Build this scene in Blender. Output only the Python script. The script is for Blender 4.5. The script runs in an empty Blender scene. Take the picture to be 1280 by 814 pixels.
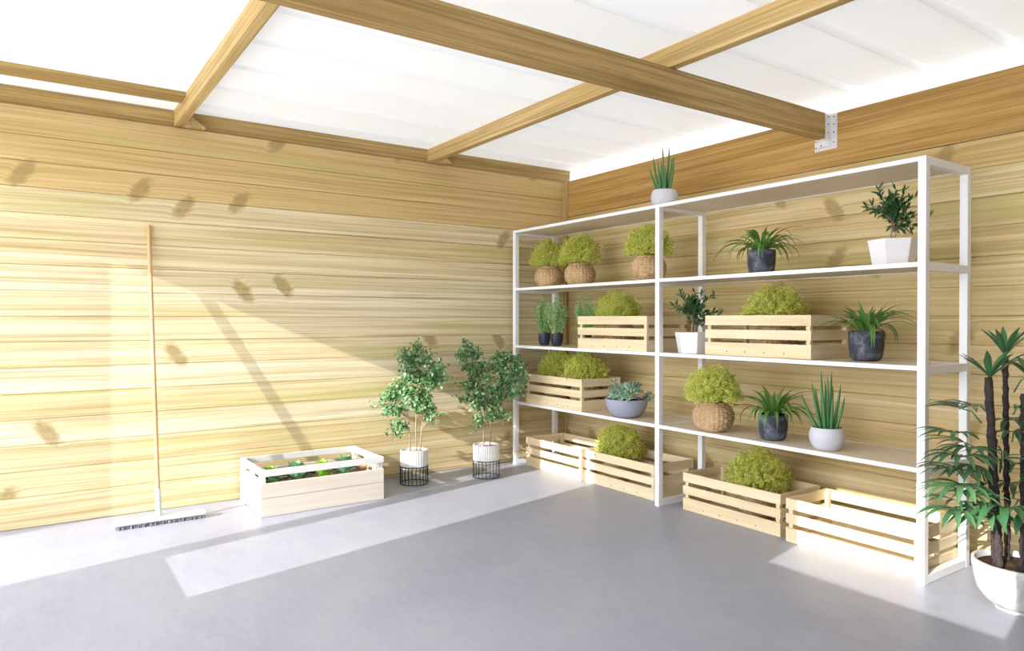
import bpy, math, random
from mathutils import Vector, Matrix, noise
C = bpy.context.scene.collection
PI = math.pi
sin, cos = math.sin, math.cos

# ------------------------------------------------------------------ scene
sc = bpy.context.scene
sc.view_settings.view_transform = 'Standard'
sc.view_settings.look = 'None'
sc.view_settings.gamma = 1.0
sc.view_settings.use_curve_mapping = False
sc.view_settings.exposure = 0.46

# ------------------------------------------------------------------ node helpers
class NT:
    def __init__(s, mat):
        mat.use_nodes = True
        s.t = mat.node_tree
        s.t.nodes.clear()
    def n(s, typ, **kw):
        nd = s.t.nodes.new(typ)
        for k, v in kw.items():
            setattr(nd, k, v)
        return nd
    def set(s, sock, v):
        if isinstance(v, bpy.types.NodeSocket):
            s.t.links.new(v, sock)
        elif v is not None:
            sock.default_value = v
    def math(s, op, a, b=None, c=None, clamp=False):
        nd = s.n('ShaderNodeMath', operation=op, use_clamp=clamp)
        s.set(nd.inputs[0], a)
        if b is not None: s.set(nd.inputs[1], b)
        if c is not None: s.set(nd.inputs[2], c)
        return nd.outputs[0]
    def comb(s, x, y, z):
        nd = s.n('ShaderNodeCombineXYZ')
        for i, v in enumerate((x, y, z)): s.set(nd.inputs[i], v)
        return nd.outputs[0]
    def noise(s, vec, scale=1.0, detail=4.0, rough=0.55, dist=0.0):
        nd = s.n('ShaderNodeTexNoise')
        s.set(nd.inputs['Vector'], vec)
        nd.inputs['Scale'].default_value = scale
        nd.inputs['Detail'].default_value = detail
        nd.inputs['Roughness'].default_value = rough
        nd.inputs['Distortion'].default_value = dist
        return nd.outputs['Fac']
    def ramp(s, fac, stops):
        nd = s.n('ShaderNodeValToRGB')
        cr = nd.color_ramp
        while len(cr.elements) < len(stops): cr.elements.new(0.5)
        for e, (p, c) in zip(cr.elements, stops):
            e.position = p
            e.color = (c[0], c[1], c[2], 1) if isinstance(c, (tuple, list)) else (c, c, c, 1)
        s.set(nd.inputs[0], fac)
        return nd.outputs[0]
    def mix(s, fac, a, b, mode='MIX'):
        nd = s.n('ShaderNodeMix', data_type='RGBA', blend_type=mode)
        s.set(nd.inputs[0], fac)
        for sock, v in ((nd.inputs[6], a), (nd.inputs[7], b)):
            if isinstance(v, (tuple, list)): v = (v[0], v[1], v[2], 1)
            s.set(sock, v)
        return nd.outputs[2]
    def smooth(s, v, a, b):
        nd = s.n('ShaderNodeMapRange', interpolation_type='SMOOTHSTEP')
        s.set(nd.inputs[0], v)
        nd.inputs[1].default_value = a; nd.inputs[2].default_value = b
        nd.inputs[3].default_value = 0; nd.inputs[4].default_value = 1
        return nd.outputs[0]
    def finish(s, col, rough=0.6, bump=None, bump_str=0.2, spec=0.3, metal=0.0, trans=None, bump_dist=0.01):
        b = s.n('ShaderNodeBsdfPrincipled')
        if isinstance(col, (tuple, list)): col = (col[0], col[1], col[2], 1)
        s.set(b.inputs['Base Color'], col)
        s.set(b.inputs['Roughness'], rough)
        b.inputs['Specular IOR Level'].default_value = spec
        b.inputs['Metallic'].default_value = metal
        if bump is not None:
            bn = s.n('ShaderNodeBump')
            bn.inputs['Strength'].default_value = bump_str
            bn.inputs['Distance'].default_value = bump_dist
            s.set(bn.inputs['Height'], bump)
            s.t.links.new(bn.outputs[0], b.inputs['Normal'])
        out = s.n('ShaderNodeOutputMaterial')
        if trans:
            tr = s.n('ShaderNodeBsdfTranslucent')
            s.set(tr.inputs[0], col)
            mx = s.n('ShaderNodeMixShader')
            mx.inputs[0].default_value = trans
            s.t.links.new(b.outputs[0], mx.inputs[1])
            s.t.links.new(tr.outputs[0], mx.inputs[2])
            s.t.links.new(mx.outputs[0], out.inputs[0])
        else:
            s.t.links.new(b.outputs[0], out.inputs[0])

def new_mat(name):
    m = bpy.data.materials.new(name)
    return m, NT(m)

def plain(name, col, rough=0.5, spec=0.3, var=0.06, vscale=20, metal=0.0, bump=0.0, bscale=60):
    m, t = new_mat(name)
    tc = t.n('ShaderNodeTexCoord').outputs['Object']
    f = t.noise(tc, vscale, 4)
    c = t.mix(f, tuple(x * (1 - var) for x in col), tuple(min(1, x * (1 + var)) for x in col))
    bm = t.noise(tc, bscale, 5) if bump else None
    t.finish(c, rough, bm, bump, spec, metal, bump_dist=0.004)
    return m

def plank_wood(name, axis, h, z0, seed, shade_amber=0.0):
    """treated-pine boards: grain along axis, one tone per board, knots and green streaks"""
    m, t = new_mat(name)
    tc = t.n('ShaderNodeTexCoord').outputs['Object']
    sp = t.n('ShaderNodeSeparateXYZ'); t.set(sp.inputs[0], tc)
    u = sp.outputs[axis]; z = sp.outputs[2]
    idx = t.math('FLOOR', t.math('DIVIDE', t.math('SUBTRACT', z, z0), h))
    wn = t.n('ShaderNodeTexWhiteNoise', noise_dimensions='1D')
    t.set(wn.inputs['W'], t.math('ADD', idx, seed))
    rnd = wn.outputs['Value']
    off = t.math('MULTIPLY', rnd, 37.0)
    uu = t.math('ADD', u, off)
    # knots: sparse, slanting
    sg = t.math('SUBTRACT', t.math('MULTIPLY', t.math('GREATER_THAN', t.math('FRACT', t.math('MULTIPLY', rnd, 7.3)), 0.5), 1.1), 0.55)
    kv = t.comb(t.math('MULTIPLY', t.math('ADD', u, t.math('MULTIPLY', z, sg)), 3.1), t.math('MULTIPLY', z, 2.1), seed)
    vo = t.n('ShaderNodeTexVoronoi', voronoi_dimensions='2D', feature='F1')
    t.set(vo.inputs['Vector'], kv); vo.inputs['Scale'].default_value = 1.0
    vo.inputs['Randomness'].default_value = 0.55
    sc2 = t.n('ShaderNodeSeparateColor'); t.set(sc2.inputs[0], vo.outputs['Color'])
    has = t.math('GREATER_THAN', sc2.outputs[0], 0.79)
    kd = t.math('ADD', vo.outputs['Distance'], t.math('MULTIPLY', t.math('SUBTRACT', 1.0, has), 2.0))
    near = t.smooth(kd, 0.30, 0.05)
    zz = t.math('ADD', z, t.math('MULTIPLY', near, 0.02))
    # low frequency figure
    wob = t.noise(t.comb(t.math('MULTIPLY', uu, 0.5), t.math('MULTIPLY', z, 2.0), 0.0), 1.0, 1)
    zz = t.math('ADD', zz, t.math('MULTIPLY', wob, 0.05))
    fig = t.noise(t.comb(t.math('MULTIPLY', uu, 0.28), t.math('MULTIPLY', zz, 24), off), 1.0, 3, 0.5)
    fine = t.noise(t.comb(t.math('MULTIPLY', uu, 1.0), t.math('MULTIPLY', zz, 130), off), 1.0, 3, 0.6)
    mid = t.noise(t.comb(t.math('MULTIPLY', uu, 0.7), t.math('MULTIPLY', zz, 62), off), 1.0, 2, 0.6)
    tone = t.ramp(t.math('FRACT', t.math('ADD', t.math('MULTIPLY', rnd, 3.7), 0.1)), [(0.0, (0.76, 0.655, 0.43)), (0.3, (0.70, 0.60, 0.35)), (0.55, (0.79, 0.71, 0.52)), (0.8, (0.74, 0.60, 0.36)), (1.0, (0.75, 0.65, 0.42))])
    tone = t.mix(t.math('GREATER_THAN', z, 2.046), tone, (0.66, 0.475, 0.22))     # the top boards are a warmer timber
    if shade_amber: tone = t.mix(shade_amber, tone, (0.64, 0.465, 0.20))     # deeper tone puts the back wall's dimmer light into the board colour
    col = t.mix(t.ramp(fig, [(0.3, 0.0), (0.62, 1.0)]), t.mix(0.62, tone, WOOD_DARK), tone)
    col = t.mix(t.math('MULTIPLY', t.smooth(fig, 0.58, 0.76), 0.55), col, WOOD_PALE)
    col = t.mix(t.math('MULTIPLY', t.smooth(mid, 0.48, 0.68), 0.45), col, WOOD_LINE)
    col = t.mix(t.math('MULTIPLY', t.smooth(fine, 0.50, 0.68), 0.40), col, WOOD_LINE)
    streak = t.noise(t.comb(t.math('MULTIPLY', uu, 0.35), t.math('MULTIPLY', zz, 13), 9.0), 1.0, 2)
    col = t.mix(t.math('MULTIPLY', t.smooth(streak, 0.60, 0.72), 0.38), col, (0.40, 0.26, 0.08))
    if shade_amber:
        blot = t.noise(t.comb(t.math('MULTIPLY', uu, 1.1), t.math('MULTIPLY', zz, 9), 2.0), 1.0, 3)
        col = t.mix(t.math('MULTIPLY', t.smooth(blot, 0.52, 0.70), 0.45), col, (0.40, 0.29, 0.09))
    green = t.smooth(t.noise(t.comb(t.math('MULTIPLY', uu, 0.55), t.math('MULTIPLY', z, 9), 4.0), 1.0, 2), 0.54, 0.70)
    col = t.mix(t.math('MULTIPLY', green, 0.45), col, (0.47, 0.46, 0.15))
    kd = t.math('ADD', kd, t.math('MULTIPLY', t.noise(t.comb(t.math('MULTIPLY', u, 22), t.math('MULTIPLY', z, 22), 3.0), 1.0, 3), 0.16))
    knot = t.smooth(kd, 0.30, 0.18)
    kn = t.noise(t.comb(t.math('MULTIPLY', t.math('ADD', u, t.math('MULTIPLY', z, sg)), 120), t.math('MULTIPLY', z, 25), 0), 1.0, 3)
    col = t.mix(t.math('MULTIPLY', knot, t.math('ADD', 0.30, t.math('MULTIPLY', kn, 0.9)), clamp=True), col, (0.33, 0.23, 0.085))
    t.finish(col, 0.62, t.math('ADD', fine, t.math('MULTIPLY', fig, 1.5)), 0.12, 0.25, bump_dist=0.004)
    return m

WOOD_DARK = (0.50, 0.355, 0.135)
WOOD_MID = (0.61, 0.46, 0.21)
WOOD_LIGHT = (0.68, 0.545, 0.29)
WOOD_PALE = (0.80, 0.72, 0.52)
WOOD_LINE = (0.36, 0.225, 0.065)
WOOD_TONE = (0.64, 0.47, 0.23)

def timber(name, axis, dark, mid, light, fine_amt=0.4, sc_=1.0):
    m, t = new_mat(name)
    tc = t.n('ShaderNodeTexCoord').outputs['Object']
    sp = t.n('ShaderNodeSeparateXYZ'); t.set(sp.inputs[0], tc)
    oi = t.n('ShaderNodeObjectInfo')
    o = [sp.outputs[i] for i in range(3)]
    rnd = t.math('MULTIPLY', oi.outputs['Random'], 31.0)
    isl = t.n('ShaderNodeNewGeometry').outputs['Random Per Island']
    rnd = t.math('ADD', rnd, t.math('MULTIPLY', isl, 17.0))
    u = t.math('ADD', o[axis], rnd)
    a, b = [o[i] for i in range(3) if i != axis]
    fig = t.noise(t.comb(t.math('MULTIPLY', u, 0.9 * sc_), t.math('MULTIPLY', a, 22 * sc_), t.math('MULTIPLY', b, 22 * sc_)), 1.0, 4, 0.6, 0.3)
    fine = t.noise(t.comb(t.math('MULTIPLY', u, 2.4), t.math('MULTIPLY', a, 150), t.math('MULTIPLY', b, 150)), 1.0, 3, 0.6)
    col = t.ramp(fig, [(0.28, dark), (0.5, mid), (0.72, light)])
    if fine_amt > 0.3:
        ml = t.noise(t.comb(t.math('MULTIPLY', u, 0.8), t.math('MULTIPLY', a, 75), t.math('MULTIPLY', b, 75)), 1.0, 2, 0.5)
        col = t.mix(t.math('MULTIPLY', t.smooth(ml, 0.48, 0.66), 0.55), col, tuple(x * 0.62 for x in dark))
    col = t.mix(t.math('MULTIPLY', t.smooth(fine, 0.5, 0.7), fine_amt), col, tuple(x * 0.72 for x in dark))
    col = t.mix(t.math('MULTIPLY', isl, 0.25), col, light)
    t.finish(col, 0.6, fine, 0.1, 0.25, bump_dist=0.003)
    return m

def leafmat(name, a, b, rough=0.45, trans=0.3, spec=0.35, light=None):
    m, t = new_mat(name)
    g = t.n('ShaderNodeNewGeometry')
    tc = t.n('ShaderNodeTexCoord').outputs['Object']
    r = g.outputs['Random Per Island']
    f = t.math('ADD', t.math('MULTIPLY', r, 0.75), t.math('MULTIPLY', t.noise(tc, 14, 2), 0.25))
    if light:
        c = t.ramp(f, [(0.05, a), (0.6, b), (0.95, light)])
    else:
        c = t.mix(f, a, b)
    t.finish(c, rough, None, 0, spec, 0, trans)
    return m

# ------------------------------------------------------------------ materials
M = {}
M['wall_left'] = plank_wood('pine_boards_left', 1, 0.155, 0.031, 3)
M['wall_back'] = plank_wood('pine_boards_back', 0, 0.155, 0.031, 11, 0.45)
M['header'] = timber('pine_header', 0, (0.33, 0.18, 0.045), (0.47, 0.275, 0.08), (0.56, 0.37, 0.14), 0.55, 0.8)
M['beam_y'] = timber('pine_beam_y', 1, (0.30, 0.185, 0.055), (0.44, 0.29, 0.105), (0.58, 0.41, 0.18), 0.6)
M['beam_x'] = timber('pine_beam_x', 0, (0.42, 0.27, 0.085), (0.58, 0.40, 0.16), (0.70, 0.52, 0.26), 0.45)
M['dark_boards'] = plain('bounce_cutting_boards', (0.20, 0.13, 0.07), 0.7)  # unseen right wall, darkened to cut side light on the beam
M['trim_z'] = timber('pine_trim_z', 2, (0.38, 0.25, 0.09), (0.52, 0.36, 0.15), (0.62, 0.46, 0.22))
CR = ((0.66, 0.50, 0.29), (0.76, 0.62, 0.40), (0.82, 0.71, 0.50))
M['crate_x'] = timber('crate_wood_x', 0, *CR, fine_amt=0.18)
M['crate_y'] = timber('crate_wood_y', 1, *CR, fine_amt=0.18)
M['crate_z'] = timber('crate_wood_z', 2, *CR, fine_amt=0.18)
PL = ((0.56, 0.48, 0.39), (0.63, 0.56, 0.48), (0.68, 0.62, 0.55))
M['planter_y'] = timber('planter_wood_y', 1, *PL, fine_amt=0.12)
M['planter_x'] = timber('planter_wood_x', 0, *PL, fine_amt=0.12)
M['planter_white'] = plain('planter_pale_wash', (0.66, 0.64, 0.61), 0.5)
M['shelf_wood'] = timber('shelf_wood', 0, (0.72, 0.59, 0.44), (0.79, 0.67, 0.52), (0.84, 0.73, 0.59), 0.12)
M['white_metal'] = plain('white_powder_coat', (0.84, 0.84, 0.86), 0.38, 0.4, 0.015, 4)
M['galv'] = plain('galvanised_steel', (0.78, 0.78, 0.80), 0.35, 0.5, 0.05, 30, metal=0.35)
M['screw'] = plain('screw_steel', (0.10, 0.10, 0.12), 0.4, 0.5, 0.1, 50, metal=0.8)
M['white_pot'] = plain('white_ceramic', (0.80, 0.80, 0.83), 0.45, 0.4, 0.02, 12)
M['grey_pot'] = plain('pale_grey_ceramic', (0.60, 0.60, 0.66), 0.5, 0.35, 0.04, 20)
M['ribbed_pot'] = plain('ribbed_pale_pot', (0.70, 0.68, 0.66), 0.6, 0.25, 0.05, 30)
M['bowl'] = plain('blue_grey_bowl', (0.34, 0.35, 0.44), 0.55, 0.3, 0.12, 22)
M['herb_pot'] = plain('navy_herb_pot', (0.030, 0.037, 0.062), 0.5, 0.35, 0.2, 40)
M['wire'] = plain('black_wire', (0.02, 0.02, 0.025), 0.4, 0.4, 0.1, 40)
M['soil'] = plain('potting_soil', (0.055, 0.035, 0.022), 0.95, 0.1, 0.5, 90, bump=0.8, bscale=120)
M['pebble_soil'] = plain('pale_gravel', (0.45, 0.36, 0.28), 0.95, 0.1, 0.45, 140, bump=0.8, bscale=160)
M['broom_wood'] = timber('broom_wood', 2, (0.50, 0.27, 0.11), (0.58, 0.34, 0.16), (0.66, 0.43, 0.23), 0.15)
M['broom_grey'] = plain('broom_grey_plastic', (0.60, 0.60, 0.62), 0.5)
M['bristle'] = plain('broom_bristle', (0.33, 0.31, 0.34), 0.8, 0.1, 0.3, 120)
M['bark'] = plain('dark_bark', (0.060, 0.047, 0.046), 0.9, 0.1, 0.8, 70, bump=1.0, bscale=110)
M['stem'] = plain('pale_stem', (0.36, 0.29, 0.22), 0.8, 0.15, 0.3, 60)
M['stem_green'] = plain('green_stem', (0.20, 0.26, 0.09), 0.7, 0.2, 0.2, 40)

m, t = new_mat('slate_pot')           # dark mottled planters
tc = t.n('ShaderNodeTexCoord').outputs['Object']
f = t.noise(tc, 16, 6, 0.65, 0.6)
t.finish(t.ramp(f, [(0.3, (0.022, 0.025, 0.035)), (0.52, (0.055, 0.060, 0.085)), (0.7, (0.20, 0.21, 0.26))]), 0.55, t.noise(tc, 45, 4), 0.35, 0.3, bump_dist=0.004)
M['slate'] = m
m, t = new_mat('concrete_pot')
tc = t.n('ShaderNodeTexCoord').outputs['Object']
f = t.noise(tc, 13, 6, 0.65, 0.4)
t.finish(t.ramp(f, [(0.3, (0.36, 0.35, 0.34)), (0.5, (0.55, 0.54, 0.52)), (0.68, (0.70, 0.69, 0.67))]), 0.75, t.noise(tc, 60, 4), 0.3, 0.2, bump_dist=0.004)
M['concrete'] = m
m, t = new_mat('wicker')
tc = t.n('ShaderNodeTexCoord').outputs['Object']
g = t.n('ShaderNodeNewGeometry')
f = t.math('ADD', t.math('MULTIPLY', t.noise(tc, 55, 3), 0.5), t.math('MULTIPLY', t.noise(tc, 9, 3), 0.5))
t.finish(t.ramp(f, [(0.32, (0.34, 0.205, 0.10)), (0.5, (0.54, 0.36, 0.195)), (0.68, (0.70, 0.50, 0.30))]), 0.75, t.noise(tc, 120, 3), 0.3, 0.2, bump_dist=0.003)
M['wicker'] = m

m, t = new_mat('polished_concrete')   # floor
tc = t.n('ShaderNodeTexCoord').outputs['Object']
f1 = t.noise(tc, 0.9, 6, 0.6, 0.5)
f2 = t.noise(tc, 7.0, 8, 0.7, 0.3)
mp = t.n('ShaderNodeMapping'); mp.inputs['Scale'].default_value = (3, 14, 1); mp.inputs['Rotation'].default_value = (0, 0, 0.5)
t.set(mp.inputs['Vector'], tc)
f3 = t.noise(mp.outputs[0], 2.2, 6, 0.7, 1.0)
f = t.math('ADD', t.math('ADD', t.math('MULTIPLY', f1, 0.45), t.math('MULTIPLY', f2, 0.3)), t.math('MULTIPLY', f3, 0.25))
col = t.ramp(f, [(0.36, (0.275, 0.285, 0.35)), (0.5, (0.335, 0.343, 0.405)), (0.64, (0.39, 0.395, 0.445))])
rough = t.math('ADD', 0.30, t.math('MULTIPLY', f2, 0.25))
t.finish(col, rough, f2, 0.05, 0.35, bump_dist=0.003)
M['floor'] = m
M['ground'] = plain('pale_gravel_ground', (0.55, 0.54, 0.51), 0.9, 0.1, 0.15, 3)

m, t = new_mat('translucent_roof_sheet')
tc = t.n('ShaderNodeTexCoord').outputs['Object']
f = t.noise(tc, 1.2, 2)
col = t.mix(f, (0.86, 0.855, 0.85), (0.88, 0.875, 0.87))
t.finish(col, 0.6, None, 0, 0.1, 0, 0.118)
M['roof'] = m
m, t = new_mat('frosted_fill_sheet')  # translucent sheet of the unseen panes added to brighten the room from the front
t.finish((0.88, 0.88, 0.88), 0.5, None, 0, 0.2, 0, 0.85)
M['pane'] = m

M['moss'] = leafmat('moss_leaf', (0.52, 0.56, 0.08), (0.80, 0.83, 0.21), 0.6, 0.42, 0.12, (0.90, 0.91, 0.46))
M['herb'] = leafmat('herb_leaf', (0.30, 0.52, 0.18), (0.50, 0.72, 0.34), 0.55, 0.4, 0.2, (0.68, 0.85, 0.55))
M['ficus'] = leafmat('ficus_leaf', (0.05, 0.16, 0.05), (0.16, 0.33, 0.12), 0.35, 0.22, 0.4, (0.50, 0.62, 0.38))
M['aloe'] = leafmat('aloe_leaf', (0.035, 0.14, 0.055), (0.10, 0.27, 0.08), 0.4, 0.05, 0.4)
M['strap'] = leafmat('strap_leaf', (0.045, 0.13, 0.03), (0.15, 0.32, 0.07), 0.4, 0.2, 0.35, (0.30, 0.44, 0.14))
M['olive'] = leafmat('olive_leaf', (0.022, 0.09, 0.03), (0.07, 0.18, 0.06), 0.35, 0.18, 0.45)
M['palm'] = leafmat('palm_leaf', (0.025, 0.10, 0.04), (0.08, 0.22, 0.085), 0.3, 0.18, 0.7, (0.20, 0.36, 0.18))
M['succ'] = leafmat('succulent_leaf', (0.14, 0.27, 0.17), (0.32, 0.48, 0.34), 0.5, 0.08, 0.3, (0.50, 0.58, 0.50))
M['lettuce'] = leafmat('lettuce_leaf', (0.24, 0.46, 0.05), (0.45, 0.66, 0.12), 0.5, 0.3, 0.25)
M['cabbage'] = leafmat('cabbage_leaf', (0.10, 0.27, 0.13), (0.28, 0.46, 0.27), 0.5, 0.2, 0.25)
M['redleaf'] = leafmat('brown_leaf', (0.34, 0.16, 0.07), (0.55, 0.34, 0.18), 0.5, 0.2, 0.25)

# ------------------------------------------------------------------ mesh helpers
class MB:
    def __init__(s): s.v = []; s.f = []
    def add(s, vs, fs):
        o = len(s.v); s.v.extend([tuple(p) for p in vs]); s.f.extend([tuple(i + o for i in f) for f in fs])
    def box(s, x0, y0, z0, x1, y1, z1):
        s.add([(x0, y0, z0), (x1, y0, z0), (x1, y1, z0), (x0, y1, z0), (x0, y0, z1), (x1, y0, z1), (x1, y1, z1), (x0, y1, z1)],
              [(0, 3, 2, 1), (4, 5, 6, 7), (0, 1, 5, 4), (1, 2, 6, 5), (2, 3, 7, 6), (3, 0, 4, 7)])
    def prism(s, pts, z0, z1):   # pts CCW in xy
        n = len(pts)
        s.add([(x, y, z0) for x, y in pts] + [(x, y, z1) for x, y in pts],
              [tuple(reversed(range(n))), tuple(range(n, 2 * n))] + [(i, (i + 1) % n, n + (i + 1) % n, n + i) for i in range(n)])
    def tube(s, pts, rad, n=8, cap=True):
        pts = [Vector(p) for p in pts]
        if not isinstance(rad, (list, tuple)): rad = [rad] * len(pts)
        vs = []; fs = []
        ref = None
        for i, p in enumerate(pts):
            d = (pts[min(i + 1, len(pts) - 1)] - pts[max(i - 1, 0)]).normalized()
            if ref is None:
                ref = d.orthogonal().normalized()
            ref = (ref - d * ref.dot(d)).normalized()
            b = d.cross(ref)
            for k in range(n):
                a = 2 * PI * k / n
                vs.append(p + (ref * cos(a) + b * sin(a)) * rad[i])
        for i in range(len(pts) - 1):
            for k in range(n):
                a = i * n + k; b2 = i * n + (k + 1) % n
                fs.append((a, b2, b2 + n, a + n))
        if cap:
            fs.append(tuple(reversed(range(n)))); fs.append(tuple(range((len(pts) - 1) * n, len(pts) * n)))
        s.add(vs, fs)
    def lathe(s, prof, n=48, disp=None):
        vs = []; fs = []
        for j, (r, z) in enumerate(prof):
            for k in range(n):
                a = 2 * PI * k / n
                rr = r + (disp(a, z, j, k) if disp else 0)
                vs.append((rr * cos(a), rr * sin(a), z))
        for j in range(len(prof) - 1):
            for k in range(n):
                a = j * n + k; b = j * n + (k + 1) % n
                fs.append((a, b, b + n, a + n))
        if prof[0][0] > 1e-6: fs.append(tuple(reversed(range(n))))
        if prof[-1][0] > 1e-6: fs.append(tuple(range((len(prof) - 1) * n, len(prof) * n)))
        s.add(vs, fs)
    def disc(s, r, z, n=32, rng=None, amp=0.0):
        vs = [(0, 0, z + amp)]; fs = []
        R_ = 5
        for j in range(1, R_ + 1):
            for k in range(n):
                a = 2 * PI * k / n
                rr = r * j / R_
                dz = (rng.uniform(-amp, amp) if rng and j < R_ else 0)
                vs.append((rr * cos(a), rr * sin(a), z + dz))
        for k in range(n): fs.append((0, 1 + k, 1 + (k + 1) % n))
        for j in range(R_ - 1):
            for k in range(n):
                a = 1 + j * n + k; b = 1 + j * n + (k + 1) % n
                fs.append((a, a + n, b + n, b))
        s.add(vs, fs)
    def leaf(s, pts, widths, normals, fold=0.15):
        """strip leaf along pts; widths per point; normals per point; folded on the midrib"""
        vs = []; fs = []
        n = len(pts)
        for i in range(n):
            p = Vector(pts[i])
            d = (Vector(pts[min(i + 1, n - 1)]) - Vector(pts[max(i - 1, 0)])).normalized()
            nr = Vector(normals[i]); sd = d.cross(nr)
            if sd.length < 1e-6: sd = d.orthogonal()
            sd.normalize(); up = sd.cross(d)
            w = widths[i] / 2
            vs += [p - sd * w + up * w * fold, p, p + sd * w + up * w * fold]
        for i in range(n - 1):
            a = 3 * i
            fs += [(a, a + 1, a + 4, a + 3), (a + 1, a + 2, a + 5, a + 4)]
        s.add(vs, fs)
    def small_leaf(s, base, d, nrm, L, W):
        d = d.normalized(); sd = d.cross(nrm)
        if sd.length < 1e-5: sd = d.orthogonal()
        sd.normalize(); up = sd.cross(d)
        b = Vector(base)
        m1 = b + d * L * 0.32; m2 = b + d * L * 0.68 ; e = b + d * L - up * L * 0.08
        vs = [b, m1 - sd * W * 0.5, m1 + sd * W * 0.5, m2 - sd * W * 0.42, m2 + sd * W * 0.42, e, m1 - up * W * .12, m2 - up * W * .12]
        s.add(vs, [(0, 6, 1), (0, 2, 6), (1, 6, 7, 3), (6, 2, 4, 7), (3, 7, 5), (7, 4, 5)])
    def build(s, name, mat, parent=None, smooth=False, bevel=0.0, loc=None, seg=2):
        me = bpy.data.meshes.new(name)
        me.from_pydata(s.v, [], s.f); me.update()
        if smooth:
            me.polygons.foreach_set('use_smooth', [True] * len(me.polygons))
            if smooth != True:
                me.set_sharp_from_angle(angle=smooth)
        me.materials.append(mat)
        o = bpy.data.objects.new(name, me); C.objects.link(o)
        if parent: o.parent = parent
        if loc: o.location = loc
        if bevel:
            b = o.modifiers.new('bevel', 'BEVEL'); b.width = bevel; b.segments = seg; b.limit_method = 'ANGLE'; b.angle_limit = 0.7
        return o

def tag(o, label, cat, group=None):
    o['label'] = label; o['category'] = cat
    if group: o['group'] = group
    return o
def thing(name, label, cat, loc, rz=0.0, group=None):
    o = bpy.data.objects.new(name, None); o.empty_display_size = 0.1
    C.objects.link(o); o.location = loc; o.rotation_euler = (0, 0, rz)
    return tag(o, label, cat, group)
def struct(o): o['kind'] = 'structure'; return o
def copy_tree(o, parent=None):
    c = o.copy(); C.objects.link(c)
    if parent: c.parent = parent
    for ch in list(o.children): copy_tree(ch, c)
    return c
def place(proto, used, label, loc, rz=0.0, scale=None):
    o = proto if not used[0] else copy_tree(proto)
    used[0] = True
    o.location = loc; o.rotation_euler = (0, 0, rz); o['label'] = label
    if scale: o.scale = (scale,) * 3
    return o

# ------------------------------------------------------------------ room shell
WH = 2.53            # top of the boarded walls
YF = -5.2            # front wall plane
XR = 6.4
b = MB(); b.box(-0.12, YF - 0.12, -0.1, XR, 0.14, 0.0)
struct(b.build('floor', M['floor']))
b = MB(); b.box(-30, -30, -0.16, 30, 30, -0.104)
struct(b.build('ground', M['ground']))

def boards(axis_left, length0, length1, seams, mat, name):
    b = MB()
    g = 0.004; dep = 0.007
    for z0, z1 in zip(seams[:-1], seams[1:]):
        prof = [(-0.06, z0), (-dep, z0), (0.0, z0 + g), (0.0, z1 - g), (-dep, z1), (-0.06, z1)]   # (out, z)
        vs = []
        for L in (length0, length1):
            for d, z in prof:
                vs.append((d, L, z) if axis_left else (L, -d, z))
        n = len(prof)
        fs = [(i, (i + 1) % n, n + (i + 1) % n, n + i) for i in range(n)]
        fs += [tuple(reversed(range(n))), tuple(range(n, 2 * n))]
        b.add(vs, fs)
    o = b.build(name, mat)
    import bmesh
    bm = bmesh.new(); bm.from_mesh(o.data); bmesh.ops.recalc_face_normals(bm, faces=bm.faces); bm.to_mesh(o.data); bm.free()
    return struct(o)
seams = [0.0] + [0.031 + 0.155 * k for k in range(1, 16)] + [WH]
boards(True, YF, 0.06, seams, M['wall_left'], 'wall_left')
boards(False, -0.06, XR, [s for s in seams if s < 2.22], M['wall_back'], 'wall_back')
b = MB(); b.box(-0.06, -0.008, 2.201, XR, 0.06, WH)
struct(b.build('trim_2', M['header'], bevel=0.003))
b = MB()
b.box(0.001, -0.042, 0.0, 0.013, -0.002, WH - .002); b.box(0.013, -0.030, 0.0, 0.026, -0.002, WH - .002); b.box(0.026, -0.042, 0.0, 0.042, -0.009, WH - .002)
struct(b.build('trim_1', M['trim_z'], bevel=0.002))

b = MB(); b.box(XR - .0, YF - .12, 0, XR + .06, 0.14, 2.64); struct(b.build('wall_right', M['dark_boards']))
# front wall (behind the camera): open doorway, low-silled opening, high opening on the right; frosted panes between are added for front fill light
b = MB()
HD = 2.274; HR = 2.36; T0, T1 = YF - 0.06, YF
for x0, x1, z0, z1 in ((0.26, 0.32, 0, HD), (1.262, 1.392, 0, HD), (1.392, 2.05, 0, 0.68), (2.05, 2.11, 0, HD), (3.715, 3.775, 0, 2.60), (3.775, 4.853, 1.66, 1.73),
                       (4.853, 4.91, 0, 2.60), (5.5, XR, 0, 2.60), (0.0, 3.715, HD, HD + .06), (4.91, 5.5, HD, HD + .06), (3.775, 4.853, HR, HR + .06), (0, XR, 2.60, 2.64),
                       (2.11, 3.715, 0, .08), (3.775, 4.853, 0, .08), (4.91, 5.5, 0, .08), (0, .26, 0, .08)):
    b.box(x0, T0, z0, x1, T1, z1)
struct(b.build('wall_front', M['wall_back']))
for k, (x0, x1, z0, z1) in enumerate(((0.0, 0.26, .08, HD), (2.11, 3.715, .08, HD), (4.91, 5.5, .08, HD), (3.775, 4.853, .08, 1.66), (0, 3.715, HD + .06, 2.60), (4.91, 5.5, HD + .06, 2.60), (3.775, 4.853, HR + .06, 2.60))):
    b = MB(); b.add([(x0, -5.23, z0), (x1, -5.23, z0), (x1, -5.23, z1), (x0, -5.23, z1)], [(0, 1, 2, 3)])
    struct(b.build('fill_pane_%d' % (k + 1), M['pane']))

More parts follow.
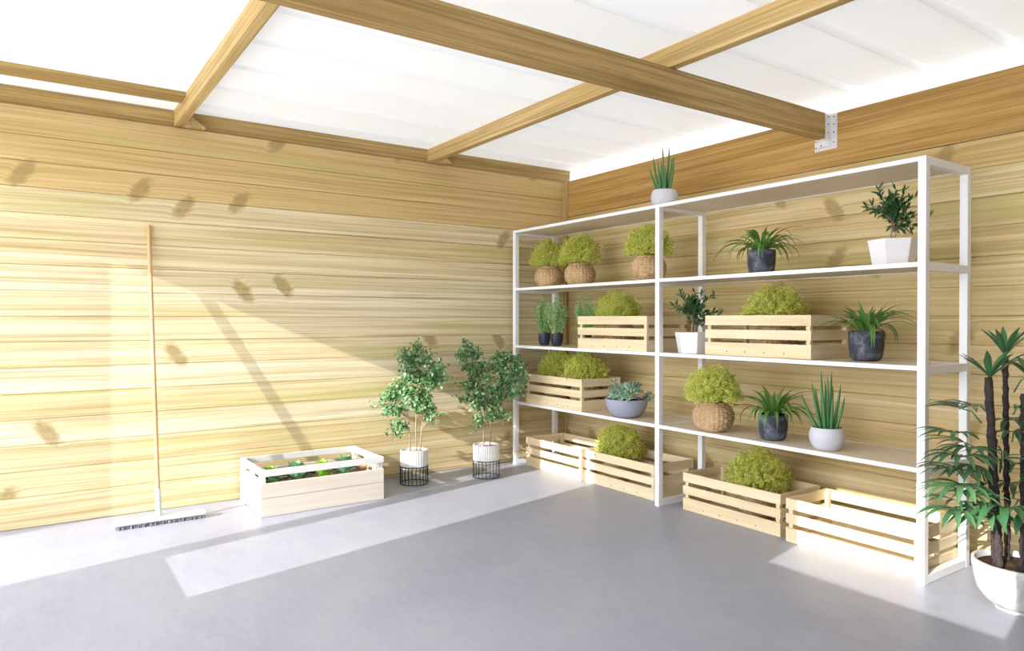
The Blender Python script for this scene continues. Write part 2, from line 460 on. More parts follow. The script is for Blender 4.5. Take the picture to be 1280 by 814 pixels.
# roof: trapezoidal translucent sheets running away from the back wall
b = MB()
ZR = 2.645; P = 0.425; c0 = 0.21 - P
prof = []
k = 0
x = c0
while x < XR + 0.2:
    prof += [(x - 0.036, ZR), (x - 0.018, ZR + 0.04), (x + 0.018, ZR + 0.04), (x + 0.036, ZR)]
    x += P
NY = 2
ys = [YF - 0.25, 0.075]
vs = [(px, y, pz) for y in ys for px, pz in prof]
n = len(prof)
b.add(vs, [(i, i + 1, n + i + 1, n + i) for i in range(n - 1)])
struct(b.build('ceiling', M['roof']))
# flat eaves flashing beyond the sheet ends
b = MB(); b.add([(c0, 0.078, ZR + .043), (XR + .2, 0.078, ZR + .043), (XR + .2, 0.5, ZR + .043), (c0, 0.5, ZR + .043)], [(0, 1, 2, 3)])
struct(b.build('trim_3', M['roof']))

# beams
b = MB(); b.box(2.56, YF, 2.373, 2.62, -0.008, WH)
tag(b.build('ceiling_beam', M['beam_y'], bevel=0.003), 'thick main timber beam running under the roof to the metal bracket on the back wall', 'beam')
g = 'rafters on top of the main beam'
b = MB(); b.box(-0.06, -3.325, WH + .003, XR, -3.27, ZR - .003)
tag(b.build('rafter', M['beam_x'], bevel=0.003), 'pale timber rafter crossing the roof above the broom, nearer the camera', 'rafter', g)
b = MB(); b.box(-0.06, -1.435, WH + .003, XR, -1.38, ZR - .003)
tag(b.build('rafter', M['beam_x'], bevel=0.003), 'timber rafter crossing the roof above the two potted fig trees', 'rafter', g)
# wall plate blocking between the rafters (three runs)
for (y0, y1), lab in (((YF, -3.327), 'timber wall plate above the broom, left of the nearer rafter'), ((-3.268, -1.437), 'timber wall plate on the left wall between the two rafters'), ((-1.378, 0.06), 'timber wall plate on the left wall between the far rafter and the corner')):
    b = MB()
    b.add([(0.0, y0, WH), (0.0, y1, WH), (-0.05, y0, WH), (-0.05, y1, WH), (-0.022, y0, WH + .012), (-0.022, y1, WH + .012), (-0.012, y0, ZR - .004), (-0.012, y1, ZR - .004), (-0.05, y0, ZR - .004), (-0.05, y1, ZR - .004)],
          [(0, 1, 5, 4), (4, 5, 7, 6), (6, 7, 9, 8), (8, 9, 3, 2), (2, 3, 1, 0), (0, 4, 6, 8, 2), (1, 3, 9, 7, 5)])
    tag(b.build('wall_plate', M['beam_y']), lab, 'beam', 'wall plate pieces on the left wall')
# triangular blocks beside each rafter foot
for y, lab in ((-3.268, 'triangular wooden block beside the foot of the nearer rafter'), (-1.378, 'triangular wooden block beside the foot of the far rafter')):
    b = MB()
    b.add([(-0.01, y, WH + .001), (-0.01, y + .13, WH + .001), (-0.01, y, WH + .098), (0.065, y, WH + .001), (0.065, y + .13, WH + .001), (0.065, y, WH + .098)],
          [(3, 4, 5), (0, 2, 1), (0, 1, 4, 3), (1, 2, 5, 4), (2, 0, 3, 5)])
    tag(b.build('wedge_block', M['beam_x']), lab, 'block', 'blocks at the rafter feet')
b = MB(); b.box(0.262, YF, ZR - 0.028, 0.43, -3.327, ZR - .001)
tag(b.build('roof_batten', M['beam_y'], bevel=0.002), 'flat timber batten under the roof sheet along the top left edge', 'batten')

# joist hanger
t0 = thing('joist_hanger', 'pale galvanised bracket holding the main beam to the back wall', 'bracket', (2.59, -0.008, 2.34))
b = MB()
def L(v): return v
hx, hz = 2.59, 2.34
b.box(2.517 - hx, -0.0025, 2.311 - hz, 2.667 - hx, 0, 2.372 - hz)          # lower plate on the header
b.box(2.622 - hx, -0.0025, 2.372 - hz, 2.667 - hx, 0, 2.527 - hz)           # tall flange
b.box(2.6205 - hx, -0.056, 2.362 - hz, 2.6235 - hx, -0.0025, 2.527 - hz)    # cheek on the beam
# curved seat bulging below the beam
prof = [(2.535, -0.0025)] + [(2.58 + 0.045 * -cos(a), -0.0025 - 0.028 * sin(a)) for a in [PI * i / 10 for i in range(1, 10)]] + [(2.625, -0.0025)]
b.prism([(x - hx, y) for x, y in prof][::1], 2.328 - hz, 2.371 - hz)
b.box(2.553 - hx, -0.056, 2.366 - hz, 2.624 - hx, -0.0025, 2.3722 - hz)
b.build('hanger_plate', M['galv'], t0, bevel=0.001)
for x, y, z, fc in [(2.645, -.003, 2.508, 'y'), (2.645, -.003, 2.462, 'y'), (2.645, -.003, 2.412, 'y'), (2.645, -.003, 2.352, 'y'), (2.527, -.003, 2.334, 'y'), (2.58, -.031, 2.337, 'y'),
                    (2.624, -.030, 2.508, 'x'), (2.624, -.030, 2.462, 'x'), (2.624, -.030, 2.410, 'x')]:
    b = MB()
    if fc == 'y': b.tube([(x - hx, y, z - hz), (x - hx, y - .003, z - hz)], 0.0042, 10)
    else: b.tube([(x - hx, y, z - hz), (x - hx + .003, y, z - hz)], 0.0042, 10)
    b.build('screw', M['screw'], t0)

# ------------------------------------------------------------------ shelving unit
X0, X1, X2 = 0.089, 1.807, 3.495
YA, YB = -0.663, -0.197
W = 0.038
TOP = 2.0205
LV = [0.548, 1.031, 1.5235, TOP]
sx = thing('shelving_unit', 'long white metal shelving unit with light wooden shelves against the back wall', 'shelf', (1.79, -0.43, 0))
ox, oy = 1.79, -0.43
frames = [(X0, X0 + W), (X1 - W, X1), (X2 - W, X2)]
for xa, xb in frames:
    for ya, yb in ((YA, YA + W), (YB - W, YB)):
        b = MB(); b.box(xa - ox, ya - oy, 0, xb - ox, yb - oy, TOP)
        b.build('post', M['white_metal'], sx, bevel=0.0015)
    for z in [0.042] + LV:
        zt = z if z > .1 else z
        b = MB(); b.box(xa - ox + .001, YA + W - oy, zt - 0.040, xb - ox - .001, YB - W - oy, zt - (0.0005 if z > .1 else 0))
        b.build('cross_rail', M['white_metal'], sx, bevel=0.001)
for z in LV:
    for i in range(2):
        xa = frames[i][1]; xb = frames[i + 1][0]
        b = MB(); b.box(xa - ox, YA + .016 - oy, z - 0.018, xb - ox, YB - .016 - oy, z - .001)
        bd = b.build('shelf_board', M['shelf_wood'], sx)
        for ya, yb in ((YA + .001, YA + .016), (YB - .016, YB - .001)):
            b = MB(); b.box(xa - ox, ya - oy, z - 0.022, xb - ox, yb - oy, z)
            b.build('shelf_edge_rail', M['white_metal'], bd)

# ------------------------------------------------------------------ crates
def make_crate(Lx, D, H):
    r = thing('slatted_crate', 'x', 'crate', (0, 0, 0), 0, 'pale slatted wooden crates')
    t = 0.011
    sl = [(0.0, 0.080), (0.104, 0.159), (0.185, H)]
    sl = [(a * H / 0.245, c if c == H else c * H / 0.245) for a, c in sl]
    for s in (-1, 1):
        b = MB()
        for z0, z1 in sl:
            y0 = s * D / 2; y1 = y0 - s * t
            b.box(-Lx / 2, min(y0, y1), z0, Lx / 2, max(y0, y1), z1)
        if s < 0:
            o = b.build('side_panel', M['crate_x'], r, bevel=0.0012)
            for k in range(4):
                b2 = MB(); x = Lx * (-0.27 + 0.18 * k)
                b2.tube([(x, -D / 2 - 0.0004, 0.026), (x, -D / 2 + .004, 0.026)], 0.0042, 8)
                b2.build('nail', M['screw'], o)
        else:
            b.build('side_panel', M['crate_x'], r, bevel=0.0012)
        b = MB()
        for z0, z1 in sl:
            x0 = s * (Lx / 2 - 0.001); x1 = x0 - s * t
            b.box(min(x0, x1), -D / 2 + t, z0, max(x0, x1), D / 2 - t, z1)
        b.build('end_panel', M['crate_y'], r, bevel=0.0012)
        for q in (-1, 1):
            b = MB()
            x0 = s * (Lx / 2 - t - .001); y0 = q * (D / 2 - t)
            b.box(min(x0, x0 - s * .025), min(y0, y0 - q * .025), 0.004, max(x0, x0 - s * .025), max(y0, y0 - q * .025), H - .006)
            b.build('corner_post', M['crate_z'], r, bevel=0.001)
    b = MB()
    for k in range(4):
        y0 = -D / 2 + t + k * (D - 2 * t) / 4
        b.box(-Lx / 2 + t + .002, y0 + .004, 0.004, Lx / 2 - t - .002, y0 + (D - 2 * t) / 4 - .004, 0.014)
    b.build('bottom_boards', M['crate_x'], r)
    return r
crate = make_crate(0.73, 0.40, 0.245)
cu = [False]
Y2 = 0.20
for lab, x0, yf, z in (
        ('slatted crate on the middle shelf, left bay, beside the feathery herb pots', 0.948, -0.648, LV[1]),
        ('slatted crate on the middle shelf, right bay, between white pot and dark pot', 2.142, -0.602, LV[1]),
        ('slatted crate packed with two bushes beside the blue-grey bowl', 0.272, -0.655, LV[0]),
        ('empty slatted crate on the floor in the corner under the shelves', 0.205, -0.605, 0.0),
        ('floor crate with a bush, left of the middle shelf post', 0.952, -0.578, 0.0),
        ('floor crate with a bush, just right of the middle shelf post', 1.935, -0.572, 0.0),
        ('empty sunlit crate on the floor beside the potted palm', 2.722, -0.605, 0.0)):
    place(crate, cu, lab, (x0 + 0.365, yf + Y2, z + (0.0005)))

# ------------------------------------------------------------------ moss bushes in wicker pots
def wicker_pot(r):
    b = MB()
    Rm, H = 0.128, 0.178
    prof = []
    for i in range(37):
        a = i / 36
        ang = -1.12 + a * 2.13
        rr = Rm * (cos(ang) ** 0.72)
        z = H * 0.53 + (H * 0.53) * sin(ang) / sin(1.12) if ang < 0 else H * 0.53 + H * 0.47 * sin(ang) / sin(1.01)
        prof.append((rr, z))
    def disp(a, z, j, k):
        
        gap = -0.0075 if (k % 4 == 3 or j % 3 == 2) else 0.0
        return gap + 0.0022 * (1 if ((k // 4) + (j // 3)) % 2 else -1)
    b.lathe(prof, 104, disp)
    o = b.build('wicker_pot', M['wicker'], r, smooth=True)
    b = MB(); b.tube([(0.077 * cos(a), 0.077 * sin(a), H) for a in [2 * PI * i / 40 for i in range(41)]], 0.007, 8)
    b.build('pot_rim', M['wicker'], r, smooth=True)
def moss_crown(seed, R, H, droop=1.72, N=760, z0=0.0):
    rng = random.Random(seed); b = MB()
    for i in range(N):
        u = (i + 0.5) / N
        th = math.acos(1 - u * (1 - cos(droop)))
        ph = i * 2.39996 + rng.uniform(-.25, .25)
        th += rng.uniform(-.10, .10)
        c3 = Vector((cos(ph) * sin(th), sin(ph) * sin(th), cos(th)))
        lump = 1 + 0.16 * noise.noise(c3 * 2.6 + Vector((seed * 3.1, 0, 0))) + 0.12 * noise.noise(c3 * 6.5 + Vector((0, seed * 2.3, 0)))
        rr = rng.uniform(0.84, 1.05) * lump
        if i % 4 == 0: rr *= 0.80
        tip = Vector((c3.x * R * rr, c3.y * R * rr, z0 + c3.z * H * rr))
        up = (c3 + Vector((0, 0, .5))).normalized()
        for q in range(16):
            v = (Vector((rng.gauss(0, 1), rng.gauss(0, 1), rng.gauss(0, 1))).normalized() + up * .5).normalized()
            bs = tip + Vector((rng.gauss(0, .0045), rng.gauss(0, .0045), rng.gauss(0, .0045))) - up * rng.uniform(0, .022)
            nr = Vector((rng.gauss(0, 1), rng.gauss(0, 1), rng.gauss(0, 1)))
            sz = rng.uniform(0.008, 0.0125)
            sd = v.cross(nr)
            if sd.length < 1e-4: continue
            sd.normalize()
            b.add([bs, bs + v * sz * .5 + sd * sz * .42, bs + v * sz, bs + v * sz * .5 - sd * sz * .42], [(0, 1, 2, 3)])
        if i % 3 == 0:
            b.tube([(tip.x * .15, tip.y * .15, z0 - H * .25), (tip.x * .6, tip.y * .6, z0 + (tip.z - z0) * .5), tip], [0.0022, 0.0016, 0.001], 3, False)
    return b
moss_me = [moss_crown(s, 0.175, 0.19).build('foliage', M['moss']) for s in (1, 2, 3)]
def make_moss(kind, label, loc, rz, R, H=1.0):
    r = thing('moss_bush', label, 'plant', loc, rz, 'yellow-green moss bushes in wicker pots')
    if make_moss.first is None:
        wicker_pot(r); make_moss.first = r
    else:
        for ch in make_moss.first.children:
            if ch.name.startswith(('wicker_pot', 'pot_rim')):
                c = ch.copy(); C.objects.link(c); c.parent = r
    f = moss_me[kind]
    if kind in make_moss.seen:
        f = f.copy(); C.objects.link(f)
    make_moss.seen.add(kind)
    f.parent = r; f.location = (0, 0, 0.226); f.scale = (R, R, H)
    f.rotation_euler = (0, 0, rz * 3)
    return r
make_moss.first = None; make_moss.seen = set()
ZB = 0.0155
make_moss(0, 'wicker-potted bush on the upper shelf, first from the left corner', (0.262, -0.40, LV[2]), 0.0, 0.88, 0.98)
make_moss(1, 'wicker-potted bush on the upper shelf, second from the left corner', (0.700, -0.42, LV[2]), 0.6, 0.98, 1.0)
make_moss(2, 'wicker-potted bush on the upper shelf beside the middle post', (1.500, -0.45, LV[2]), 1.1, 0.97, 0.92)
make_moss(0, 'round bush in the left-bay crate on the middle shelf, beside feathery herbs', (1.185, -0.44, LV[1] + ZB), 1.9, 1.0, .95)
make_moss(1, 'round bush in the right-bay crate on the middle shelf, near the white hexagonal pot', (2.505, -0.40, LV[1] + ZB), 2.4, 1.04, .98)
make_moss(2, 'left bush of the pair in the crate beside the blue-grey bowl', (0.452, -0.457, LV[0] + ZB), 2.9, .96, 1.05)
make_moss(0, 'right bush of the pair in the crate beside the blue-grey bowl', (0.812, -0.457, LV[0] + ZB), 3.3, 1.02, 1.0)
make_moss(2, 'bush in a brown wicker pot standing openly on the lower shelf', (2.175, -0.56, LV[0]), 4.1, 0.99, 0.95)
make_moss(1, 'bush in the floor crate left of the middle shelf post', (1.125, -0.380, ZB), 5.0, 1.04, 1.06)
make_moss(0, 'bush in the floor crate right of the middle shelf post', (2.365, -0.374, ZB), 5.5, 1.05, 1.06)

# ------------------------------------------------------------------ herbs in navy pots
def make_herb():
    rng = random.Random(5)
    r = thing('potted_herb', 'x', 'plant', (0, 0, 0), 0, 'feathery herbs in navy pots')
    b = MB(); b.lathe([(0.030, 0), (0.040, 0.012), (0.050, 0.045), (0.052, 0.095), (0.051, 0.105), (0.046, 0.105), (0.044, 0.092)], 32)
    b.build('pot', M['herb_pot'], r, smooth=0.6)
    b = MB(); b.disc(0.045, 0.094, 20, rng, 0.002); b.build('soil', M['pebble_soil'], r)
    b = MB(); bs = MB()
    for i in range(34):
        ph = rng.uniform(0, 2 * PI); sp = rng.uniform(0.01, 0.115)
        hgt = rng.uniform(0.24, 0.355) * (1.0 - sp * 2.2)
        p0 = Vector((0.022 * cos(ph), 0.022 * sin(ph), 0.095))
        p2 = Vector((sp * cos(ph), sp * sin(ph), 0.095 + hgt))
        p1 = (p0 + p2) / 2 + Vector((0.01 * cos(ph), 0.01 * sin(ph), 0))
        bs.tube([p0, p1, p2], [0.0016, 0.0012, 0.0006], 4, False)
        for k in range(44):
            t = rng.uniform(0.06, 1.0)
            q = p0 * (1 - t) ** 2 + p1 * 2 * t * (1 - t) + p2 * t * t
            for _ in range(2):
                a = rng.uniform(0, 2 * PI)
                d = Vector((cos(a), sin(a), rng.uniform(0.2, 1.0)))
                b.small_leaf(q, d, Vector((rng.gauss(0, 1), rng.gauss(0, 1), 1)), rng.uniform(.014, .028) * (1.2 - .5 * t), 0.008)
    b.build('foliage', M['herb'], r); bs.build('stems', M['stem_green'], r)
    return r
hb = make_herb(); hu = [False]
place(hb, hu, 'feathery green herb in a navy pot, nearest the left front post', (0.295, -0.475, LV[1]))
place(hb, hu, 'feathery green herb in a navy pot, second from the left front post', (0.500, -0.500, LV[1]), 1.7)
place(hb, hu, 'feathery herb in a navy pot half hidden behind the left end of the crate', (0.735, -0.39, LV[1]), 3.9)

# ------------------------------------------------------------------ aloe in round pale pots
def make_aloe(pot_mat):
    rng = random.Random(9)
    r = thing('potted_aloe', 'x', 'plant', (0, 0, 0), 0, 'upright aloes in round pots')
    b = MB()
    prof = [(0.058, 0.0), (0.066, 0.006), (0.083, 0.03), (0.093, 0.062), (0.092, 0.092), (0.082, 0.117), (0.079, 0.123), (0.074, 0.123), (0.072, 0.112), (0.070, 0.104)]
    b.lathe(prof, 48); b.build('pot', pot_mat, r, smooth=0.7)
    b = MB(); b.disc(0.073, 0.106, 28, rng, 0.003); b.build('soil', M['soil'], r)
    specs = [(-0.055, 0.015, 2.9, 0.22, 0.46), (-0.042, -0.012, 3.2, 0.27, 0.20), (-0.02, 0.02, 2.2, 0.33, 0.06), (0.0, -0.02, 4.4, 0.30, 0.03), (0.012, 0.012, 0.6, 0.325, 0.07),
             (0.038, 0.0, 0.0, 0.26, 0.17), (0.052, -0.015, 5.9, 0.20, 0.26), (-0.02, -0.03, 4.0, 0.22, 0.12), (0.02, -0.028, 5.0, 0.19, 0.10), (0.028, 0.028, 0.9, 0.25, 0.12), (-0.03, 0.035, 2.3, 0.24, 0.2), (0.0, 0.04, 1.5, 0.27, 0.12)]
    for x, y, az, Ln, tilt in specs:
        p = Vector((x * .75, y * .75, 0.104)); pts = []; rad = []
        for i in range(9):
            t = i / 8
            e = tilt * (1.15 - 0.5 * t)
            pts.append(p.copy()); rad.append(0.0105 * (1 - t) ** 0.6 * (0.85 + 0.5 * t) + 0.0006)
            p = p + Vector((sin(e) * cos(az), sin(e) * sin(az), cos(e))) * Ln / 8
        b = MB(); b.tube(pts, rad, 7)
        b.build('leaf', M['aloe'], r, smooth=True)
    return r
al = make_aloe(M['grey_pot']); au = [False]
place(al, au, 'spiky upright aloe in a round pot standing on top of the shelving unit', (1.70, -0.50, TOP), 0.35)
place(al, au, 'spiky upright aloe in a round grey pot at the right of the lower shelf', (2.945, -0.565, LV[0]), 0.75, 0.98)

# ------------------------------------------------------------------ spider plants in dark pots
def make_strap(label, loc, seed, scale=1.0, xmin=-9.0, right=9.0):
    rng = random.Random(seed)
    r = thing('potted_spider_plant', label, 'plant', loc, 0, 'arching plants in dark mottled pots')
    b = MB()
    prof = [(0.055, 0.0), (0.066, 0.006), (0.075, 0.025), (0.081, 0.07), (0.083, 0.12), (0.083, 0.148), (0.077, 0.150), (0.075, 0.138), (0.074, 0.130)]
    b.lathe([(a * scale, z * scale) for a, z in prof], 44); b.build('pot', M['slate'], r, smooth=0.6)
    b = MB(); b.disc(0.076 * scale, 0.132 * scale, 28, rng, 0.003); b.build('soil', M['soil'], r)
    n = 46
    for i in range(n):
        az = i * 2.39996 + rng.uniform(-.25, .25)
        Ln = rng.uniform(0.25, 0.36); e0 = rng.uniform(0.75, 1.25); droop = rng.uniform(1.5, 2.6)
        if i % 6 == 0: e0 = 1.4; Ln *= 0.62; droop = .9
        if i % 7 == 3: e0 = 0.9; Ln *= 0.8; droop = 3.0
        w = rng.uniform(0.022, 0.032)
        hw = cos(az) * Ln * .7
        if hw < xmin: Ln *= max(.45, xmin / hw); droop *= .6
        ry = sin(az) * Ln * .75
        if ry > 0.24: Ln *= 0.24 / ry
        p = Vector((0.02 * cos(az), 0.02 * sin(az), 0.132 * scale)); pts = []; ws = []; ns = []
        for k in range(12):
            t = k / 11
            e = max(-1.5, e0 - droop * t ** 1.15)
            if p.z < 0.06 and e < 0: e = min(e, -1.2)
            pts.append(p.copy()); ws.append(w * (0.6 + 0.9 * t if t < .44 else max(0.05, (1 - t) / .56)))
            ns.append(Vector((-sin(e) * cos(az), -sin(e) * sin(az), cos(e))))
            p = p + Vector((cos(e) * cos(az), cos(e) * sin(az), sin(e))) * Ln / 11
            if p.z < 0.012: p.z = 0.012
        b = MB(); b.leaf(pts, ws, ns, 0.3)
        b.build('leaf', M['strap'], r, smooth=True)
    return r
make_strap('arching spider plant in a dark pot on the upper shelf, right bay', (2.445, -0.45, LV[2]), 21)
make_strap('arching spider plant in a dark pot right of the slatted crate', (3.085, -0.43, LV[1]), 25, 1.06, -0.16)
make_strap('arching spider plant in a dark pot on the lower shelf between wicker pot and aloe', (2.585, -0.53, LV[0]), 28, 1.0, -0.2)

# ------------------------------------------------------------------ small glossy-leaved shrubs in white hexagonal pots
def make_olive(rot):
    rng = random.Random(33)
    r = thing('potted_shrub', 'x', 'plant', (0, 0, 0), 0, 'small shrubs in white hexagonal pots')
    b = MB()
    def hexa(R, z): return [(R * cos(PI / 3 * i), R * sin(PI / 3 * i), z) for i in range(6)]
    rings = [hexa(0.096, 0), hexa(0.121, 0.138), hexa(0.112, 0.138), hexa(0.108, 0.118)]
    vs = [p for q in rings for p in q]; fs = [tuple(reversed(range(6)))]
    for j in range(3):
        for i in range(6):
            fs.append((j * 6 + i, j * 6 + (i + 1) % 6, j * 6 + 6 + (i + 1) % 6, j * 6 + 6 + i))
    b.add(vs, fs)
    p = b.build('pot', M['white_pot'], r, bevel=0.002); p.rotation_euler = (0, 0, rot)
    b = MB(); b.disc(0.094, 0.118, 24, rng, 0.004); b.build('soil', M['soil'], r)
    b = MB(); bl = MB()
    base = Vector((-.01, 0, 0.115))
    fork = Vector((0.0, 0.0, 0.235))
    b.tube([base, Vector((-.008, .003, .17)), fork], [0.0045, 0.004, 0.0035], 6)
    b.tube([base + Vector((.012, .004, 0)), Vector((.014, .0, .17)), Vector((.02, 0, .24))], [0.003, 0.003, 0.0025], 6)
    tips = []
    # branches fan sideways in the view plane; long axis (x) faces the room
    for i in range(21):
        a = -1.45 + 2.9 * (i / 20) + rng.uniform(-.1, .1)
        Ln = rng.uniform(0.11, 0.185)
        dy = rng.uniform(-0.5, 0.5)
        d = Vector((sin(a), dy, cos(a) * 0.95 + .12)).normalized()
        st_ = fork + Vector((rng.uniform(-.008, .02), 0, rng.uniform(-.06, .03)))
        mid = st_ + d * Ln * .5 + Vector((0, 0, .012)); end = st_ + d * Ln
        tips.append((st_, mid, end))
    top = (fork, Vector((0.0, 0, .33)), Vector((0.012, 0, 0.405))); tips.append(top)
    for st_, mid, end in tips:
        b.tube([st_, mid, end], [0.0024, 0.0018, 0.001], 5)
        for k in range(16):
            t = 0.2 + 0.8 * k / 15
            q = st_ * (1 - t) ** 2 + mid * 2 * t * (1 - t) + end * t * t
            d = ((end - st_).normalized() * 0.75 + Vector((rng.gauss(0, .6), rng.gauss(0, .6), rng.gauss(0.1, .5)))).normalized()
            bl.small_leaf(q, d, Vector((rng.gauss(0, .7), rng.gauss(0, .7), 1)), rng.uniform(0.036, 0.056), rng.uniform(0.011, 0.015))
    for _ in range(46):     # low hanging leaves on the right side
        q = Vector((rng.uniform(.0, .075), rng.uniform(-.05, .05), rng.uniform(.19, .31)))
        bl.small_leaf(q, Vector((rng.gauss(.3, .6), rng.gauss(0, .6), rng.gauss(-.4, .5))), Vector((rng.gauss(0, .7), rng.gauss(0, .7), 1)), rng.uniform(0.036, 0.054), .013)
    b.build('stems', M['stem'], r, smooth=True); bl.build('foliage', M['olive'], r)
    return r
VZ = 0.97        # turn the flat crown towards the room
ol = make_olive(-0.30); ou = [False]
place(ol, ou, 'dark-leaved shrub in a white hexagonal pot on the upper shelf, at the right post', (3.235, -0.45, LV[2]), VZ)
o2 = place(ol, ou, 'dark-leaved shrub in a white hexagonal pot right of the middle post', (1.985, -0.535, LV[1]), VZ)
for ch in o2.children:
    if ch.name.startswith('pot'): ch.rotation_euler = (0, 0, -0.52)

# ------------------------------------------------------------------ succulent bowl
rng = random.Random(44)
r = thing('succulent_bowl', 'wide blue-grey bowl of mixed succulents on the lower shelf, left bay', 'plant', (1.395, -0.565, LV[0]))
b = MB(); pr = []
for i in range(19):
    a = i / 18 * 1.45
    pr.append((0.055 + 0.099 * sin(a) ** 0.9, 0.132 * (1 - cos(a)) / (1 - cos(1.45))))
pr = [(0.05, 0)] + pr[1:] + [(0.146, 0.133), (0.140, 0.115), (0.13, 0.10)]
b.lathe(pr, 56); b.build('bowl', M['bowl'], r, smooth=0.7)
b = MB(); b.disc(0.143, 0.116, 36, rng, 0.004); b.build('soil', M['soil'], r)
def rosette(cx, cy, cz, R, n, tilt_dir, tilt):
    b = MB(); ax = Vector((sin(tilt) * cos(tilt_dir), sin(tilt) * sin(tilt_dir), cos(tilt)))
    e1 = ax.orthogonal().normalized(); e2 = ax.cross(e1); c = Vector((cx, cy, cz))
    for i in range(n):
        t = i / n; az = i * 2.39996
        el = 1.35 - 1.15 * t; Ln = R * (0.45 + 0.65 * t)
        h = e1 * cos(az) + e2 * sin(az)
        d = h * cos(el) + ax * sin(el)
        pts = []; rad = []
        for k in range(6):
            q = k / 5
            pts.append(c + d * Ln * q + ax * 0.10 * Ln * q * q); rad.append(Ln * 0.20 * (0.45 + 1.6 * q - 1.85 * q * q) + .0006)
        b.tube(pts, rad, 6)
    return b
for cx, cy, cz, R, n, td, ti in ((0.005, -0.075, 0.145, 0.062, 22, -1.2, .6), (0.05, 0.0, 0.185, 0.058, 20, 0.2, .3), (0.085, -0.03, 0.175, 0.06, 22, -.3, .5), (0.02, 0.05, 0.20, 0.055, 18, 1.2, .2),
                                 (-0.05, -0.06, 0.14, 0.045, 18, -2, .6), (0.09, -0.07, 0.135, 0.045, 16, -.7, .8), (-0.03, 0.02, 0.19, 0.05, 18, 2, .2), (0.055, -0.1, 0.13, 0.04, 16, -1.2, .8)):
    rosette(cx * 1.02, cy * 1.02, cz + .012, R * 1.25, n, td, ti).build('succulent_rosette', M['succ'], r, smooth=True)
for sx_, sy_, hh in ((-0.085, -0.02, 0.16), (-0.105, 0.02, 0.12), (-0.065, 0.03, 0.17), (-0.095, -0.06, 0.09), (0.11, 0.0, 0.06), (0.125, -0.02, 0.03), (0.12, 0.03, 0.07)):
    b = MB()
    out = 0.06 if sx_ > 0 else -0.01
    # the bowl faces the room: its left-right runs along (0.6, 0.8)
    def rot(x, y): return (x * .62 - y * .78, x * .78 + y * .62)
    p0 = Vector((*rot(sx_ * .9, sy_), .112)); p1 = Vector((*rot(sx_ + out, sy_ * 1.1), .112 + hh))
    b.tube([p0, (p0 + p1) / 2 + Vector((0, 0, .01)), p1], 0.0016, 4)
    for k in range(26):
        t = rng.uniform(.15, 1.0); q = p0.lerp(p1, t)
        b.small_leaf(q, Vector((rng.gauss(0, 1), rng.gauss(0, 1), rng.gauss(.3, .6))), Vector((rng.gauss(0, 1), rng.gauss(0, 1), 1)), rng.uniform(.018, .030), .013)
    b.build('succulent_sprig', M['succ'], r)

# ------------------------------------------------------------------ ficus trees on wire stands
def stand_and_pot(r):
    R0 = 0.106
    for z in (0.0035, 0.135):
        st = MB(); st.tube([(R0 * cos(a), R0 * sin(a), z) for a in [2 * PI * i / 48 for i in range(49)]], 0.0035, 6, False)
        so = st.build('stand_ring', M['wire'], r, smooth=True)
    for i in range(22):
        a = 2 * PI * i / 22
        b = MB(); b.tube([(R0 * cos(a), R0 * sin(a), 0.0035), (R0 * cos(a), R0 * sin(a), 0.135)], 0.0026, 6)
        b.build('stand_wire', M['wire'], r)
    b = MB()
    def disp(a, z, j, k): return 0.0016 * (1 if k % 4 < 2 else -1) if 1 < j < 6 else 0
    b.lathe([(0.090, 0.115), (0.099, 0.118), (0.103, 0.126), (0.1035, 0.16), (0.1035, 0.22), (0.1035, 0.254), (0.103, 0.258), (0.095, 0.258), (0.092, 0.246)], 144, disp)
    b.build('pot', M['ribbed_pot'], r, smooth=0.5)
def ficus(label, loc, seed, stems, clusters, soil, nleaf):
    rng = random.Random(seed)
    r = thing('potted_fig_tree', label, 'plant', loc, 0, 'small trees on wire stands')
    stand_and_pot(r)
    b = MB(); b.disc(0.094, 0.244, 28, rng, 0.004); b.build('soil', M[soil], r)
    bl = MB(); bs = MB()
    trunks = []
    for (x0, y0), pts in stems:
        P = [Vector((x0, y0, 0.243))] + [Vector(p) for p in pts]
        bs.tube(P, [0.0062 - 0.0038 * i / (len(P) - 1) for i in range(len(P))], 6)
        trunks.append(P)
    allp = [p for P in trunks for p in P[1:]]
    tot = sum(c[3] ** 2 for c in clusters)
    for cx, cy, cz, cr in clusters:
        c = Vector((cx, cy, cz))
        src = min(allp, key=lambda p: (p - c).length + max(0, p.z - c.z) * .8)
        nb = max(3, int(16 * cr / 0.1))
        cnt = int(nleaf * cr ** 2 / tot)
        for i in range(nb):
            d = Vector((rng.gauss(0, 1), rng.gauss(0, 1), rng.gauss(0, .8))).normalized()
            e = c + Vector((d.x * cr, d.y * cr * .9, d.z * cr)) * rng.uniform(.5, 1.0)
            mid = src.lerp(e, .5) + Vector((0, 0, .015))
            bs.tube([src, mid, e], [.0022, .0016, .0008], 4, False)
            for k in range(cnt // nb):
                t = rng.uniform(.45, 1.06)
                q = src * (1 - t) ** 2 + mid * 2 * t * (1 - t) + e * t * t
                q = q + Vector((rng.gauss(0, .016), rng.gauss(0, .016), rng.gauss(0, .016)))
                ld = Vector((rng.gauss(0, .7), rng.gauss(0, .7), rng.gauss(-.35, .5)))
                bl.small_leaf(q, ld, Vector((rng.gauss(.3, .6), rng.gauss(-.4, .6), rng.gauss(.7, .4))), rng.uniform(.022, .036), rng.uniform(.016, .024))
    bs.build('stems', M['stem'], r, smooth=True); bl.build('foliage', M['ficus'], r)
    return r
